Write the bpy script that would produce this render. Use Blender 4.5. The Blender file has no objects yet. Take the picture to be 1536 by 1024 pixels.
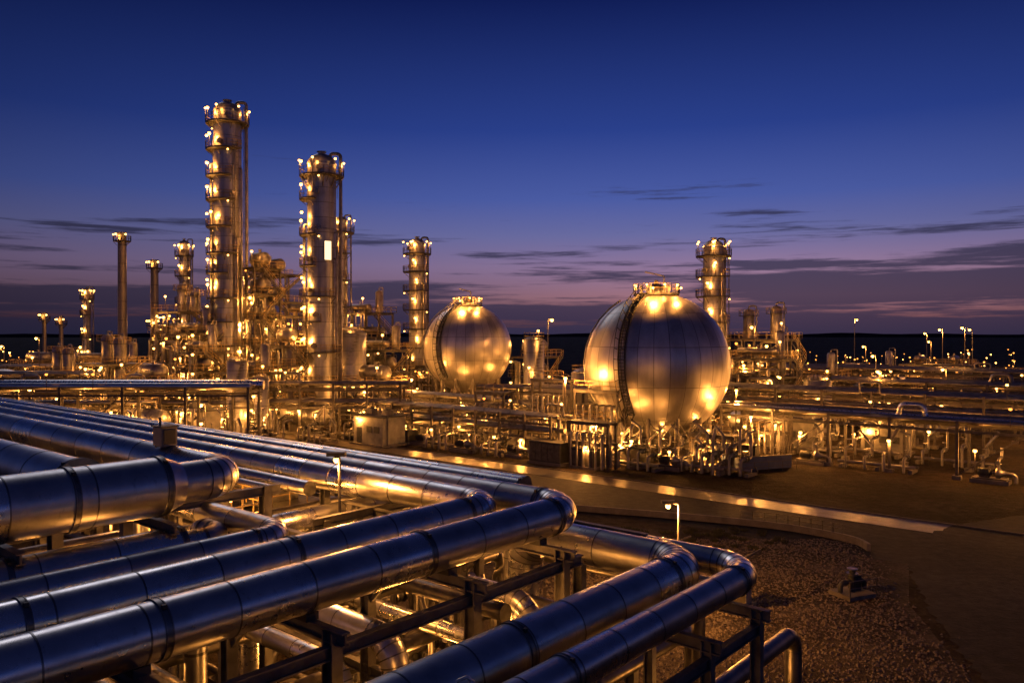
import bpy, math, random
from mathutils import Vector, Matrix
random.seed(7)
pi=math.pi
ROT=-math.radians(40.3)          # plant grid heading
CU,SU=math.cos(ROT),math.sin(ROT)
def pg(U,V):                      # plant grid -> world metres
    return (CU*U-SU*V, SU*U+CU*V)

# ------------------------------------------------------------------ materials
def newmat(name):
    m=bpy.data.materials.new(name); m.use_nodes=True
    nt=m.node_tree; b=nt.nodes["Principled BSDF"]
    return m,nt,b
def ramp(nt,fac,stops):
    r=nt.nodes.new('ShaderNodeValToRGB'); e=r.color_ramp.elements
    while len(e)>1: e.remove(e[-1])
    e[0].position=stops[0][0]; e[0].color=(*stops[0][1],1)
    for p,c in stops[1:]:
        q=e.new(p); q.color=(*c,1)
    nt.links.new(fac,r.inputs[0]); return r.outputs[0]
def noise(nt,vec,scale,detail=5,rough=.55):
    n=nt.nodes.new('ShaderNodeTexNoise'); n.inputs['Scale'].default_value=scale
    n.inputs['Detail'].default_value=detail; n.inputs['Roughness'].default_value=rough
    if vec is not None: nt.links.new(vec,n.inputs['Vector'])
    return n.outputs['Fac']
def mapping(nt,vec,sc):
    n=nt.nodes.new('ShaderNodeMapping'); n.inputs['Scale'].default_value=sc
    nt.links.new(vec,n.inputs['Vector']); return n.outputs[0]
def coord(nt,w='Object'):
    return nt.nodes.new('ShaderNodeTexCoord').outputs[w]
def bump(nt,b,h,strength,dist=.05):
    n=nt.nodes.new('ShaderNodeBump'); n.inputs['Strength'].default_value=strength
    n.inputs['Distance'].default_value=dist
    nt.links.new(h,n.inputs['Height']); nt.links.new(n.outputs[0],b.inputs['Normal'])
def mathn(nt,op,a,b=None,c=None):
    n=nt.nodes.new('ShaderNodeMath'); n.operation=op
    for i,x in enumerate((a,b,c)):
        if x is None: continue
        if hasattr(x,'links'): nt.links.new(x,n.inputs[i])
        else: n.inputs[i].default_value=x
    return n.outputs[0]
def scalecol(nt,c,f):
    n=nt.nodes.new('ShaderNodeVectorMath'); n.operation='SCALE'; nt.links.new(c,n.inputs[0]); nt.links.new(f,n.inputs[3]); return n.outputs[0]
def metal(name,c1,c2,met,r1,r2,scale=1.5,bs=.1,stretch=(1,1,1),bd=.02,seg=False):
    m,nt,b=newmat(name); v=mapping(nt,coord(nt),stretch)
    f=noise(nt,v,scale)
    base=ramp(nt,f,[(.3,c1),(.7,c2)])
    f2=noise(nt,v,scale*3.1,3)
    rough=mathn(nt,'MULTIPLY_ADD',f2,(r2-r1)*1.6,r1-.3*(r2-r1))
    if seg:
        at=nt.nodes.new('ShaderNodeAttribute'); at.attribute_name='seg'; sg=at.outputs['Fac']
        base=scalecol(nt,base,mathn(nt,'MULTIPLY_ADD',sg,.42,.72))
        g=noise(nt,mapping(nt,coord(nt),(3,3,.9)),2.2,8,.7)
        base=scalecol(nt,base,mathn(nt,'MINIMUM',mathn(nt,'MULTIPLY_ADD',g,2.6,-.1),1.0))
        rough=mathn(nt,'ADD',rough,mathn(nt,'MULTIPLY_ADD',sg,-.14,.07))
    nt.links.new(base,b.inputs['Base Color'])
    b.inputs['Metallic'].default_value=met
    nt.links.new(rough,b.inputs['Roughness'])
    if bs: bump(nt,b,noise(nt,coord(nt),scale*1.3,4),bs,bd)
    return m
M={}
M['clad']=metal('pipe_cladding',(.50,.50,.50),(.76,.75,.74),1,.26,.40,1.1,.25,bd=.022,seg=True)
M['clad2']=metal('dull_cladding',(.13,.125,.12),(.28,.265,.25),.9,.3,.5,1.4,.3)
M['band']=metal('band_steel',(.12,.118,.115),(.27,.265,.26),1,.28,.45,3,.1)
M['steel']=metal('structural_steel',(.04,.036,.032),(.11,.098,.088),.3,.45,.7,2,.1)
M['galv']=metal('galvanised_steel',(.085,.083,.08),(.19,.185,.18),.5,.45,.65,2,.1)
M['dark']=metal('dark_steel',(.02,.022,.025),(.05,.05,.05),.3,.45,.7,2,.1)
M['grate']=metal('grating',(.04,.04,.037),(.085,.08,.072),.5,.5,.7,4,.2)
M['rail']=metal('handrail',(.24,.17,.07),(.38,.28,.11),.2,.4,.6,2,0)
M['pipe']=metal('plant_pipe',(.12,.115,.108),(.31,.295,.28),.75,.3,.55,.8,.15)
M['conc']=metal('concrete',(.08,.071,.061),(.16,.143,.124),0,.75,.95,1.2,.3)
M['cab']=metal('cabinet_paint',(.12,.12,.115),(.24,.23,.21),0,.4,.6,1.3,.1)
M['blue']=metal('barrier_paint',(.03,.05,.12),(.06,.09,.18),0,.5,.7,1.3,.1)
def tower_mat(name,seam,c1,c2,met=.85,r1=.3,r2=.48):
    m,nt,b=newmat(name); co=coord(nt)
    s=nt.nodes.new('ShaderNodeSeparateXYZ'); nt.links.new(co,s.inputs[0])
    f=noise(nt,mapping(nt,co,(1,1,.12)),1.4,6)
    f0=noise(nt,co,.35,3)
    mixf=mathn(nt,'MULTIPLY_ADD',f0,.5,mathn(nt,'MULTIPLY',f,.5))
    base=ramp(nt,mixf,[(.35,c1),(.65,c2)])
    fr=mathn(nt,'FRACT',mathn(nt,'DIVIDE',s.outputs[2],seam))
    line=mathn(nt,'LESS_THAN',fr,.045)
    ang=mathn(nt,'ARCTAN2',s.outputs[1],s.outputs[0])
    fa=mathn(nt,'FRACT',mathn(nt,'MULTIPLY',ang,8/(2*pi)))
    l2=mathn(nt,'LESS_THAN',fa,.02)
    ln=mathn(nt,'MAXIMUM',line,l2)
    mx=nt.nodes.new('ShaderNodeMix'); mx.data_type='RGBA'
    nt.links.new(mathn(nt,'MULTIPLY',ln,.6),mx.inputs[0]); nt.links.new(base,mx.inputs[6]); mx.inputs[7].default_value=(.06,.055,.05,1)
    nt.links.new(mx.outputs[2],b.inputs['Base Color'])
    b.inputs['Metallic'].default_value=met
    nt.links.new(mathn(nt,'MULTIPLY_ADD',f,(r2-r1)*1.6,r1-.2*(r2-r1)),b.inputs['Roughness'])
    bump(nt,b,mathn(nt,'SUBTRACT',f0,mathn(nt,'MULTIPLY',ln,.4)),.3,.05)
    return m
M['tower']=tower_mat('column_cladding',2.4,(.19,.188,.186),(.40,.395,.39))
M['stack']=tower_mat('stack_steel',4.5,(.15,.14,.13),(.28,.26,.24),.6,.4,.6)
def sphere_mat():
    m,nt,b=newmat('sphere_plates'); co=coord(nt)
    s=nt.nodes.new('ShaderNodeSeparateXYZ'); nt.links.new(co,s.inputs[0])
    ang=mathn(nt,'ARCTAN2',s.outputs[1],s.outputs[0])
    k=mathn(nt,'MULTIPLY',ang,30/(2*pi))
    fa=mathn(nt,'FRACT',k)
    nm=nt.nodes.new('ShaderNodeVectorMath'); nm.operation='NORMALIZE'; nt.links.new(co,nm.inputs[0])
    s2=nt.nodes.new('ShaderNodeSeparateXYZ'); nt.links.new(nm.outputs[0],s2.inputs[0])
    el=mathn(nt,'ARCSINE',s2.outputs[2])
    fe=mathn(nt,'FRACT',mathn(nt,'MULTIPLY_ADD',el,3/(pi/2),.5))
    l1=mathn(nt,'LESS_THAN',fa,.05); l2=mathn(nt,'LESS_THAN',fe,.02)
    ln=mathn(nt,'MAXIMUM',l1,l2)
    pid=mathn(nt,'FLOOR',k); pe=mathn(nt,'FLOOR',mathn(nt,'MULTIPLY_ADD',el,3/(pi/2),.5))
    wn=nt.nodes.new('ShaderNodeTexWhiteNoise'); wn.noise_dimensions='2D'
    cx=nt.nodes.new('ShaderNodeCombineXYZ'); nt.links.new(pid,cx.inputs[0]); nt.links.new(pe,cx.inputs[1]); nt.links.new(cx.outputs[0],wn.inputs[0])
    f=noise(nt,mapping(nt,co,(1,1,.2)),1.1,7,.6)
    tot=mathn(nt,'MULTIPLY_ADD',wn.outputs[0],.3,mathn(nt,'MULTIPLY',f,.7))
    base=ramp(nt,tot,[(.25,(.31,.30,.29)),(.7,(.60,.585,.57))])
    mx=nt.nodes.new('ShaderNodeMix'); mx.data_type='RGBA'
    nt.links.new(mathn(nt,'MULTIPLY',ln,.65),mx.inputs[0]); nt.links.new(base,mx.inputs[6]); mx.inputs[7].default_value=(.09,.08,.07,1)
    nt.links.new(mx.outputs[2],b.inputs['Base Color']); b.inputs['Metallic'].default_value=.88
    nt.links.new(mathn(nt,'MULTIPLY_ADD',tot,.22,.29),b.inputs['Roughness'])
    bump(nt,b,mathn(nt,'SUBTRACT',noise(nt,co,.5,3),mathn(nt,'MULTIPLY',ln,.25)),.35,.12)
    return m
M['sphere']=sphere_mat()
def emis(name,col,st):
    m,nt,b=newmat(name); b.inputs['Base Color'].default_value=(.1,.08,.05,1)
    b.inputs['Emission Color'].default_value=(*col,1); b.inputs['Emission Strength'].default_value=st
    m.cycles.emission_sampling='NONE'
    return m
M['bulb']=emis('sodium_lamp',(1,.46,.10),9)
M['bulb2']=emis('sodium_lamp_dim',(1,.33,.05),3.5)
M['panel']=emis('lit_panel',(1,.74,.40),1.8)

# ground materials
def ground_mat(name,c1,c2,c3,sc,rough,bs,bd,big=.03,lvl=.3):
    m,nt,b=newmat(name); co=coord(nt)
    f=noise(nt,co,sc,10,.65); g=noise(nt,co,big,5)
    t=mathn(nt,'MULTIPLY_ADD',g,.6,mathn(nt,'MULTIPLY',f,.4))
    nt.links.new(ramp(nt,t,[(.38,c1),(.5,c2),(.62,c3)]),b.inputs['Base Color'])
    nt.links.new(mathn(nt,'MULTIPLY_ADD',f,-.3,rough+.15),b.inputs['Roughness'])
    h=mathn(nt,'MULTIPLY_ADD',noise(nt,co,sc*4,6,.7),.5,f)
    bump(nt,b,h,bs,bd); b.inputs['Specular IOR Level'].default_value=lvl; return m
M['dirt']=ground_mat('dirt',(.014,.0095,.0065),(.036,.025,.016),(.082,.058,.038),1.1,.95,1,.7,.09,.12)
M['gravel']=ground_mat('gravel_bed',(.026,.019,.014),(.065,.05,.037),(.13,.104,.078),5,.9,1,.25,.25,.15)
M['asphalt']=ground_mat('asphalt',(.009,.0078,.0072),(.016,.0138,.0125),(.030,.0255,.022),1.4,.78,.7,.06,.10,.16)
M['pave']=ground_mat('concrete_road',(.05,.042,.035),(.085,.073,.06),(.13,.11,.09),1.2,.34,.4,.04,.2,.4)
M['rock']=metal('stone',(.07,.055,.042),(.17,.14,.11),0,.8,.95,2,.2)
M['hill']=ground_mat('far_terrain',(.012,.012,.015),(.02,.02,.022),(.03,.028,.03),.01,.9,.1,.1)
M['scrub']=metal('scrub_leaf',(.02,.022,.010),(.05,.05,.02),0,.8,.9,2,0)

# ------------------------------------------------------------------ mesh builder
srnd=random.Random(99)
class MB:
    def __init__(s): s.v=[];s.f=[];s.m=[];s.s=[];s.a=[];s.names=[];s.lights=[]
    def mi(s,n):
        if n not in s.names: s.names.append(n)
        return s.names.index(n)
    def add(s,vs,fs,mat,sm=False,att=None):
        o=len(s.v); k=s.mi(mat); s.v.extend(vs)
        for i_,f in enumerate(fs): s.f.append(tuple(i+o for i in f)); s.m.append(k); s.s.append(sm); s.a.append(att[i_] if att else .5)
    def box(s,cx,cy,cz,sx,sy,sz,mat,rot=0):
        c,n=math.cos(rot),math.sin(rot); vs=[]
        for dz in(-.5,.5):
            for dx,dy in((-.5,-.5),(.5,-.5),(.5,.5),(-.5,.5)):
                x,y=dx*sx,dy*sy; vs.append((cx+c*x-n*y,cy+n*x+c*y,cz+dz*sz))
        s.add(vs,[(3,2,1,0),(4,5,6,7),(0,1,5,4),(1,2,6,5),(2,3,7,6),(3,0,4,7)],mat)
    def beam(s,p0,p1,w,mat,h=None):
        p0=Vector(p0);p1=Vector(p1);d=(p1-p0)
        if d.length<1e-5:return
        d.normalize(); up=Vector((0,0,1)) if abs(d.z)<.95 else Vector((1,0,0))
        a=d.cross(up).normalized(); b=a.cross(d); h=h or w
        vs=[]
        for p in(p0,p1):
            for i,j in((-1,-1),(1,-1),(1,1),(-1,1)): vs.append(tuple(p+a*(i*w/2)+b*(j*h/2)))
        s.add(vs,[(0,1,2,3),(7,6,5,4),(0,4,5,1),(1,5,6,2),(2,6,7,3),(3,7,4,0)],mat)
    def frame(s,d):
        up=Vector((0,0,1)) if abs(d.z)<.9 else Vector((1,0,0))
        a=d.cross(up).normalized(); return a,d.cross(a).normalized()
    def cyl(s,p0,p1,r,mat,seg=12,r2=None,caps=True,sm=True):
        p0=Vector(p0);p1=Vector(p1);d=(p1-p0).normalized();a,b=s.frame(d)
        r2=r if r2 is None else r2
        cs=[(math.cos(2*pi*i/seg),math.sin(2*pi*i/seg)) for i in range(seg)]
        A=[tuple(p0+(a*c+b*n)*r) for c,n in cs]; B=[tuple(p1+(a*c+b*n)*r2) for c,n in cs]
        s.add(A+B,[(i,i+seg,(i+1)%seg+seg,(i+1)%seg) for i in range(seg)],mat,sm)
        if caps:
            s.add(A,[tuple(range(seg))],mat); s.add(B,[tuple(reversed(range(seg)))],mat)
    def ell(s,c,rx,ry,rz,mat,nu=24,nv=12,v0=-pi/2,v1=pi/2):
        vs=[];fs=[]
        for j in range(nv+1):
            e=v0+(v1-v0)*j/nv
            for i in range(nu):
                a=2*pi*i/nu; vs.append((c[0]+rx*math.cos(e)*math.cos(a),c[1]+ry*math.cos(e)*math.sin(a),c[2]+rz*math.sin(e)))
        for j in range(nv):
            for i in range(nu):
                k=(i+1)%nu; fs.append((j*nu+i,j*nu+k,(j+1)*nu+k,(j+1)*nu+i))
        s.add(vs,fs,mat,True)
    def lathe(s,p0,d,prof,mat,seg=20):
        p0=Vector(p0);d=Vector(d).normalized();a,b=s.frame(d);vs=[];fs=[]
        for t,r in prof:
            for i in range(seg):
                g=2*pi*i/seg; vs.append(tuple(p0+d*t+(a*math.cos(g)+b*math.sin(g))*r))
        for j in range(len(prof)-1):
            for i in range(seg):
                k=(i+1)%seg; fs.append((j*seg+i,(j+1)*seg+i,(j+1)*seg+k,j*seg+k))
        s.add(vs,fs,mat,True)
    def tube(s,pts,r,mat,seg=10,R=None,bands=0,bmat='band',gores=0,bw=.1,be=.018):
        P=[Vector(p) for p in pts]; R=R or r*2.2; out=[P[0]]; sid=[]; last=P[0]; arcs=[]; bpos=[]
        def straight(p,q):
            L=(q-p).length
            if L<1e-4: return
            n=1
            if bands and L>=.3:
                n=max(1,int(round(L/bands))); d=(q-p).normalized()
                for k in range(n+1): bpos.append((p+d*(L*k/n),d))
            for k in range(1,n+1): out.append(p+(q-p)*(k/n)); sid.append(srnd.random())
        for i in range(1,len(P)-1):
            d0=(P[i]-P[i-1]).normalized(); d1=(P[i+1]-P[i]).normalized()
            th=d0.angle(d1)
            if th<.02: continue
            t=R*math.tan(th/2); t=min(t,(P[i]-P[i-1]).length*.49,(P[i+1]-P[i]).length*.49); Re=t/math.tan(th/2)
            st=P[i]-d0*t; en=P[i]+d1*t; nrm=(d1-d0*d0.dot(d1)).normalized(); cen=st+nrm*Re
            n=max(4,int(th/.13)) if seg>16 else 5; al=[]
            straight(last,st); g=srnd.random()
            for k in range(n+1):
                a=th*k/n; q=cen+(-nrm*math.cos(a)+d0*math.sin(a))*Re; al.append((q,(d0*math.cos(a)+nrm*math.sin(a))))
                if k>0:
                    out.append(q); sid.append(g)
                    if gores and k%max(1,((n+1)//gores))==0: g=srnd.random()
            arcs.append(al); last=en
        straight(last,P[-1])
        T=[]
        for i in range(len(out)):
            a=out[max(0,i-1)];b=out[min(len(out)-1,i+1)];T.append((b-a).normalized())
        a,b=s.frame(T[0]); vs=[];fs=[];at=[]
        for i,p in enumerate(out):
            if i>0:
                q=T[i-1].rotation_difference(T[i]); a=q@a; b=q@b
            for k in range(seg):
                g=2*pi*k/seg; vs.append(tuple(p+(a*math.cos(g)+b*math.sin(g))*r))
        for i in range(len(out)-1):
            for k in range(seg):
                l=(k+1)%seg; fs.append((i*seg+k,(i+1)*seg+k,(i+1)*seg+l,i*seg+l)); at.append(sid[i])
        s.add(vs,fs,mat,True,at)
        s.add(vs[:seg],[tuple(range(seg))],mat); s.add(vs[-seg:],[tuple(reversed(range(seg)))],mat)
        for c,d in bpos: s.cyl(c-d*bw/2,c+d*bw/2,r*(1+be)+.004,bmat,seg)
        if gores:
            for al in arcs:
                for k in range(1,len(al)-1):
                    if k%max(1,(len(al)//gores))==0:
                        c,d=al[k]; s.cyl(c-d*.02,c+d*.02,r*1.012+.003,bmat,seg)
    def rail(s,pts,mat='rail',h=1.1,post=1.6,w=.05,closed=False):
        P=[Vector(p) for p in pts]
        if closed:P.append(P[0])
        for a,b in zip(P[:-1],P[1:]):
            L=(b-a).length
            if L<.01: continue
            for z in(h,h*.55): s.beam(a+Vector((0,0,z)),b+Vector((0,0,z)),w,mat)
            n=max(1,int(L/post))
            for k in range(n+1): q=a+(b-a)*k/n; s.beam(q,q+Vector((0,0,h)),w,mat)
    def lamp(s,x,y,z,p=0,r=.2,mat='bulb',col=(1,.37,.065)):
        s.ell((x,y,z),r,r,r*.9,mat,8,6)
        s.cyl((x,y,z+r*.7),(x,y,z+r*1.25),r*1.15,'dark',8,r2=r*.4)
        if p>0: s.lights.append((x,y,z-r-.18,p,col))
    def build(s,name,loc=(0,0,0),rot=0,parent=None):
        me=bpy.data.meshes.new(name); me.from_pydata([tuple(v) for v in s.v],[],s.f)
        for n in s.names: me.materials.append(M[n])
        me.polygons.foreach_set('material_index',s.m); me.polygons.foreach_set('use_smooth',s.s)
        at=me.attributes.new('seg','FLOAT','FACE'); at.data.foreach_set('value',s.a); me.update()
        o=bpy.data.objects.new(name,me); bpy.context.collection.objects.link(o)
        o.location=loc; o.rotation_euler=(0,0,rot)
        if parent: o.parent=parent
        for i,(x,y,z,p,col) in enumerate(s.lights):
            l=bpy.data.lights.new('lamp_light','POINT'); l.energy=p*LK; l.color=col; l.shadow_soft_size=.22
            lo=bpy.data.objects.new('lamp_light',l); bpy.context.collection.objects.link(lo)
            lo.location=(x,y,z); lo.parent=o
        return o
LK=1.3

# ------------------------------------------------------------------ generators
def arc(r,a0,a1,z,n=14):
    return [(r*math.cos(math.radians(a0+(a1-a0)*i/n)),r*math.sin(math.radians(a0+(a1-a0)*i/n)),z) for i in range(n+1)]
def deck_arc(b,r0,r1,a0,a1,z,n=14):
    I=arc(r0,a0,a1,z,n);O=arc(r1,a0,a1,z,n)
    vs=[];fs=[]
    for (p,q) in zip(I,O):
        vs+= [p,q,(q[0],q[1],z-.22),(p[0],p[1],z-.22)]
    for i in range(n):
        k=4*i
        for j in range(4): fs.append((k+j,k+(j+1)%4,k+4+(j+1)%4,k+4+j))
    fs+= [(3,2,1,0),(4*n,4*n+1,4*n+2,4*n+3)]
    b.add(vs,fs,'grate')
    full=abs(a1-a0)>=359
    b.rail(O if full else [I[0]]+O+[I[-1]],h=1.15,post=1.4,w=.07)
    for i in range(0,n+1,3):
        p,q=I[i],O[i]; b.beam((p[0],p[1],z-1.2),(q[0],q[1],z-.25),.09,'steel')
def column(name,x,y,r,H,plats,lampang=235,power=900,seed=0,topring=True,pipes=3,mat='tower',lampr=.26,pw=1.25):
    rnd=random.Random(seed); b=MB(); dome=r*.75
    b.cyl((0,0,.6),(0,0,H-dome),r,mat,40,caps=False)
    b.ell((0,0,H-dome),r,r,dome,mat,40,8,0,pi/2)
    b.cyl((0,0,0),(0,0,.7),r*1.35,'conc',32)
    for z in [H*.18,H*.45,H*.72,H-dome]: b.cyl((0,0,z-.12),(0,0,z+.12),r+.08,'band',40)
    b.cyl((0,0,H-.1),(0,0,H+.35),r*.22,'pipe',14); b.cyl((0,0,H+.25),(0,0,H+.35),r*.34,'band',14)
    b.tube([(r*.5,r*.5,H-.6),(r*.5,r*.5,H+.3),(r+.5,r*.6,H+.3),(r+.5,r*.6,3)],r*.12,'pipe',10)
    for i in range(pipes):
        a=math.radians(rnd.choice([-15,-40,165,185,300,20])+rnd.uniform(-6,6)); rr=rnd.uniform(.12,.26); R=r+rr+.25
        zt=H*rnd.uniform(.55,.92); b.tube([(r*.9*math.cos(a),r*.9*math.sin(a),zt),(R*math.cos(a),R*math.sin(a),zt),(R*math.cos(a),R*math.sin(a),2)],rr,'pipe',10,R=.4)
    prev=1
    for i,(z,a0,a1) in enumerate(plats):
        deck_arc(b,r+.02,r+pw,a0,a1,z,max(6,int(abs(a1-a0)/14)))
        la=lampang+rnd.uniform(-30,30) if abs(a1-a0)<359 else lampang
        ca,sa=math.cos(math.radians(la)),math.sin(math.radians(la)); q=r+pw-.25
        b.beam((ca*q,sa*q,z),(ca*q,sa*q,z+2.1),.07,'steel'); b.lamp(ca*q,sa*q,z+2.2,power*rnd.uniform(.6,1.25),lampr)
        la2=lampang+(75 if i%2 else -55)
        ca,sa=math.cos(math.radians(la2)),math.sin(math.radians(la2))
        b.lamp(ca*(q),sa*q,z-.55,0,lampr*.6)
        a=math.radians(rnd.uniform(210,330)); ca,sa=math.cos(a),math.sin(a)
        b.cyl((r*.95*ca,r*.95*sa,z+1),(( r+.45)*ca,(r+.45)*sa,z+1),.38,'pipe',14); b.cyl(((r+.4)*ca,(r+.4)*sa,z+1),((r+.5)*ca,(r+.5)*sa,z+1),.48,'band',14)
        al=math.radians(a1-8 if i%2 else a0+8) if abs(a1-a0)<359 else math.radians(-20); ca,sa=math.cos(al),math.sin(al); q=r+.55
        for s_ in(-.22,.22): b.beam((ca*q-sa*s_,sa*q+ca*s_,prev),(ca*q-sa*s_,sa*q+ca*s_,z+1),.05,'steel')
        zz=prev+1
        while zz<z:
            b.beam((ca*q+sa*.22,sa*q-ca*.22,zz),(ca*q-sa*.22,sa*q+ca*.22,zz),.04,'steel')
            if zz>prev+2:
                cx,cy=ca*(q+.3),sa*(q+.3); pr=None
                for k in range(7):
                    g=al-pi*.6+1.2*pi*k/6; p=(cx+.38*math.cos(g),cy+.38*math.sin(g),zz)
                    if pr:b.beam(pr,p,.04,'steel')
                    pr=p
            zz+=.9
        prev=z
    a=math.radians(-12); q=r+.8
    for s_ in(-.25,.25): b.beam((math.cos(a)*q,math.sin(a)*q+s_,2),(math.cos(a)*q,math.sin(a)*q+s_,H-1),.07,'steel')
    zz=2
    while zz<H-1: b.beam((math.cos(a)*q,math.sin(a)*q-.25,zz),(math.cos(a)*q,math.sin(a)*q+.25,zz),.05,'steel'); zz+=.8
    if topring:
        for g in range(0,360,60):
            c,n=math.cos(math.radians(g+20)),math.sin(math.radians(g+20)); zt=plats[-1][0]
            b.beam((c*(r+pw),n*(r+pw),zt),(c*(r+pw),n*(r+pw),zt+2.2),.06,'steel'); b.lamp(c*(r+pw),n*(r+pw),zt+2.3,power*.35 if g%120==0 else 0,lampr*.75)
    return b
def stack(x,y,r,H,seed=0,rings=(.93,.6),power=700,name='smokestack'):
    b=MB(); b.cyl((0,0,0),(0,0,H),r*1.15,'stack',28,r2=r,caps=False)
    b.cyl((0,0,H-.5),(0,0,H+.05),r*1.12,'band',28,caps=False); b.cyl((0,0,H-.8),(0,0,H-.7),r*.9,'dark',28)
    b.cyl((0,0,0),(0,0,.8),r*1.6,'conc',20)
    for t in rings:
        z=H*t; deck_arc(b,r*1.05,r+1.0,0,360,z,16)
        for g in(200,250,320): c,n=math.cos(math.radians(g)),math.sin(math.radians(g)); b.lamp(c*(r+.9),n*(r+.9),z+1.4,power if g==250 else 0,.26)
    for s_ in(-.2,.2): b.beam((s_,-r-.4,1),(s_,-r-.4,H),.05,'steel')
    z=1
    while z<H: b.beam((-.2,-r-.4,z),(.2,-r-.4,z),.05,'steel'); z+=.9
    b.build(name,(x,y,0))
def drum(b,x,y,z,L,r,ax='x',mat='pipe',legs=None):
    d=(1,0,0) if ax=='x' else (0,1,0)
    p=Vector((x,y,z))-Vector(d)*L/2
    prof=[(-r*.45,.01),(-r*.38,r*.45),(-r*.2,r*.85),(0,r),(L,r),(L+r*.2,r*.85),(L+r*.38,r*.45),(L+r*.45,.01)]
    b.lathe(p,d,prof,mat,24)
    for t in(.22,.78):
        c=p+Vector(d)*L*t; b.cyl(c-Vector(d)*.06,c+Vector(d)*.06,r*1.03,'band',24)
        hz=(legs if legs is not None else r+.4); b.box(c.x,c.y,z-r*.5-hz/2+.0,.3 if ax=='x' else r*1.5,r*1.5 if ax=='x' else .3,hz,'conc')
    b.cyl((x,y,z+r*.9),(x,y,z+r+.5),r*.2,'pipe',10); b.cyl((x,y,z+r+.42),(x,y,z+r+.5),r*.3,'band',10)
def vessel(b,x,y,z,r,H,mat='pipe',plat=True):
    b.lathe((x,y,z),(0,0,1),[(0,r*.95),(.3,r),(H-r*.6,r),(H-r*.25,r*.82),(H-r*.08,r*.5),(H,.01)],mat,20)
    b.tube([(x,y,z+H-.1),(x,y,z+H+.5),(x+r+.4,y,z+H+.5),(x+r+.4,y,z+.3)],max(.08,r*.14),'pipe',8)
    if plat:
        b.cyl((x,y,z+H*.75),(x,y,z+H*.75+.08),r+.7,'grate',16)
        pts=[(x+(r+.7)*math.cos(2*pi*i/12),y+(r+.7)*math.sin(2*pi*i/12),z+H*.75+.08) for i in range(12)]
        b.rail(pts,closed=True,h=1,post=3)
def clutter_pipes(b,rnd,w,d,H,n):
    for _ in range(n):
        x0=rnd.uniform(-w/2,w/2);y0=rnd.choice([-d/2-.3,-d/2-.6,rnd.uniform(-d/2,d/2)]);z0=rnd.uniform(.6,H*.5);r=rnd.choice([.08,.1,.14,.2,.28])
        z1=rnd.uniform(z0+1.5,H); x1=max(-w/2,min(w/2,x0+rnd.uniform(-4,4)));y1=y0+rnd.uniform(.4,1.6)
        b.tube([(x0,y0,z0-.6),(x0,y0,z1),(x1,y0,z1),(x1,y1,z1),(x1,y1,rnd.uniform(.2,H*.8))],r,rnd.choice(['pipe','pipe','clad2','steel']),8,R=r*2)
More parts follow.
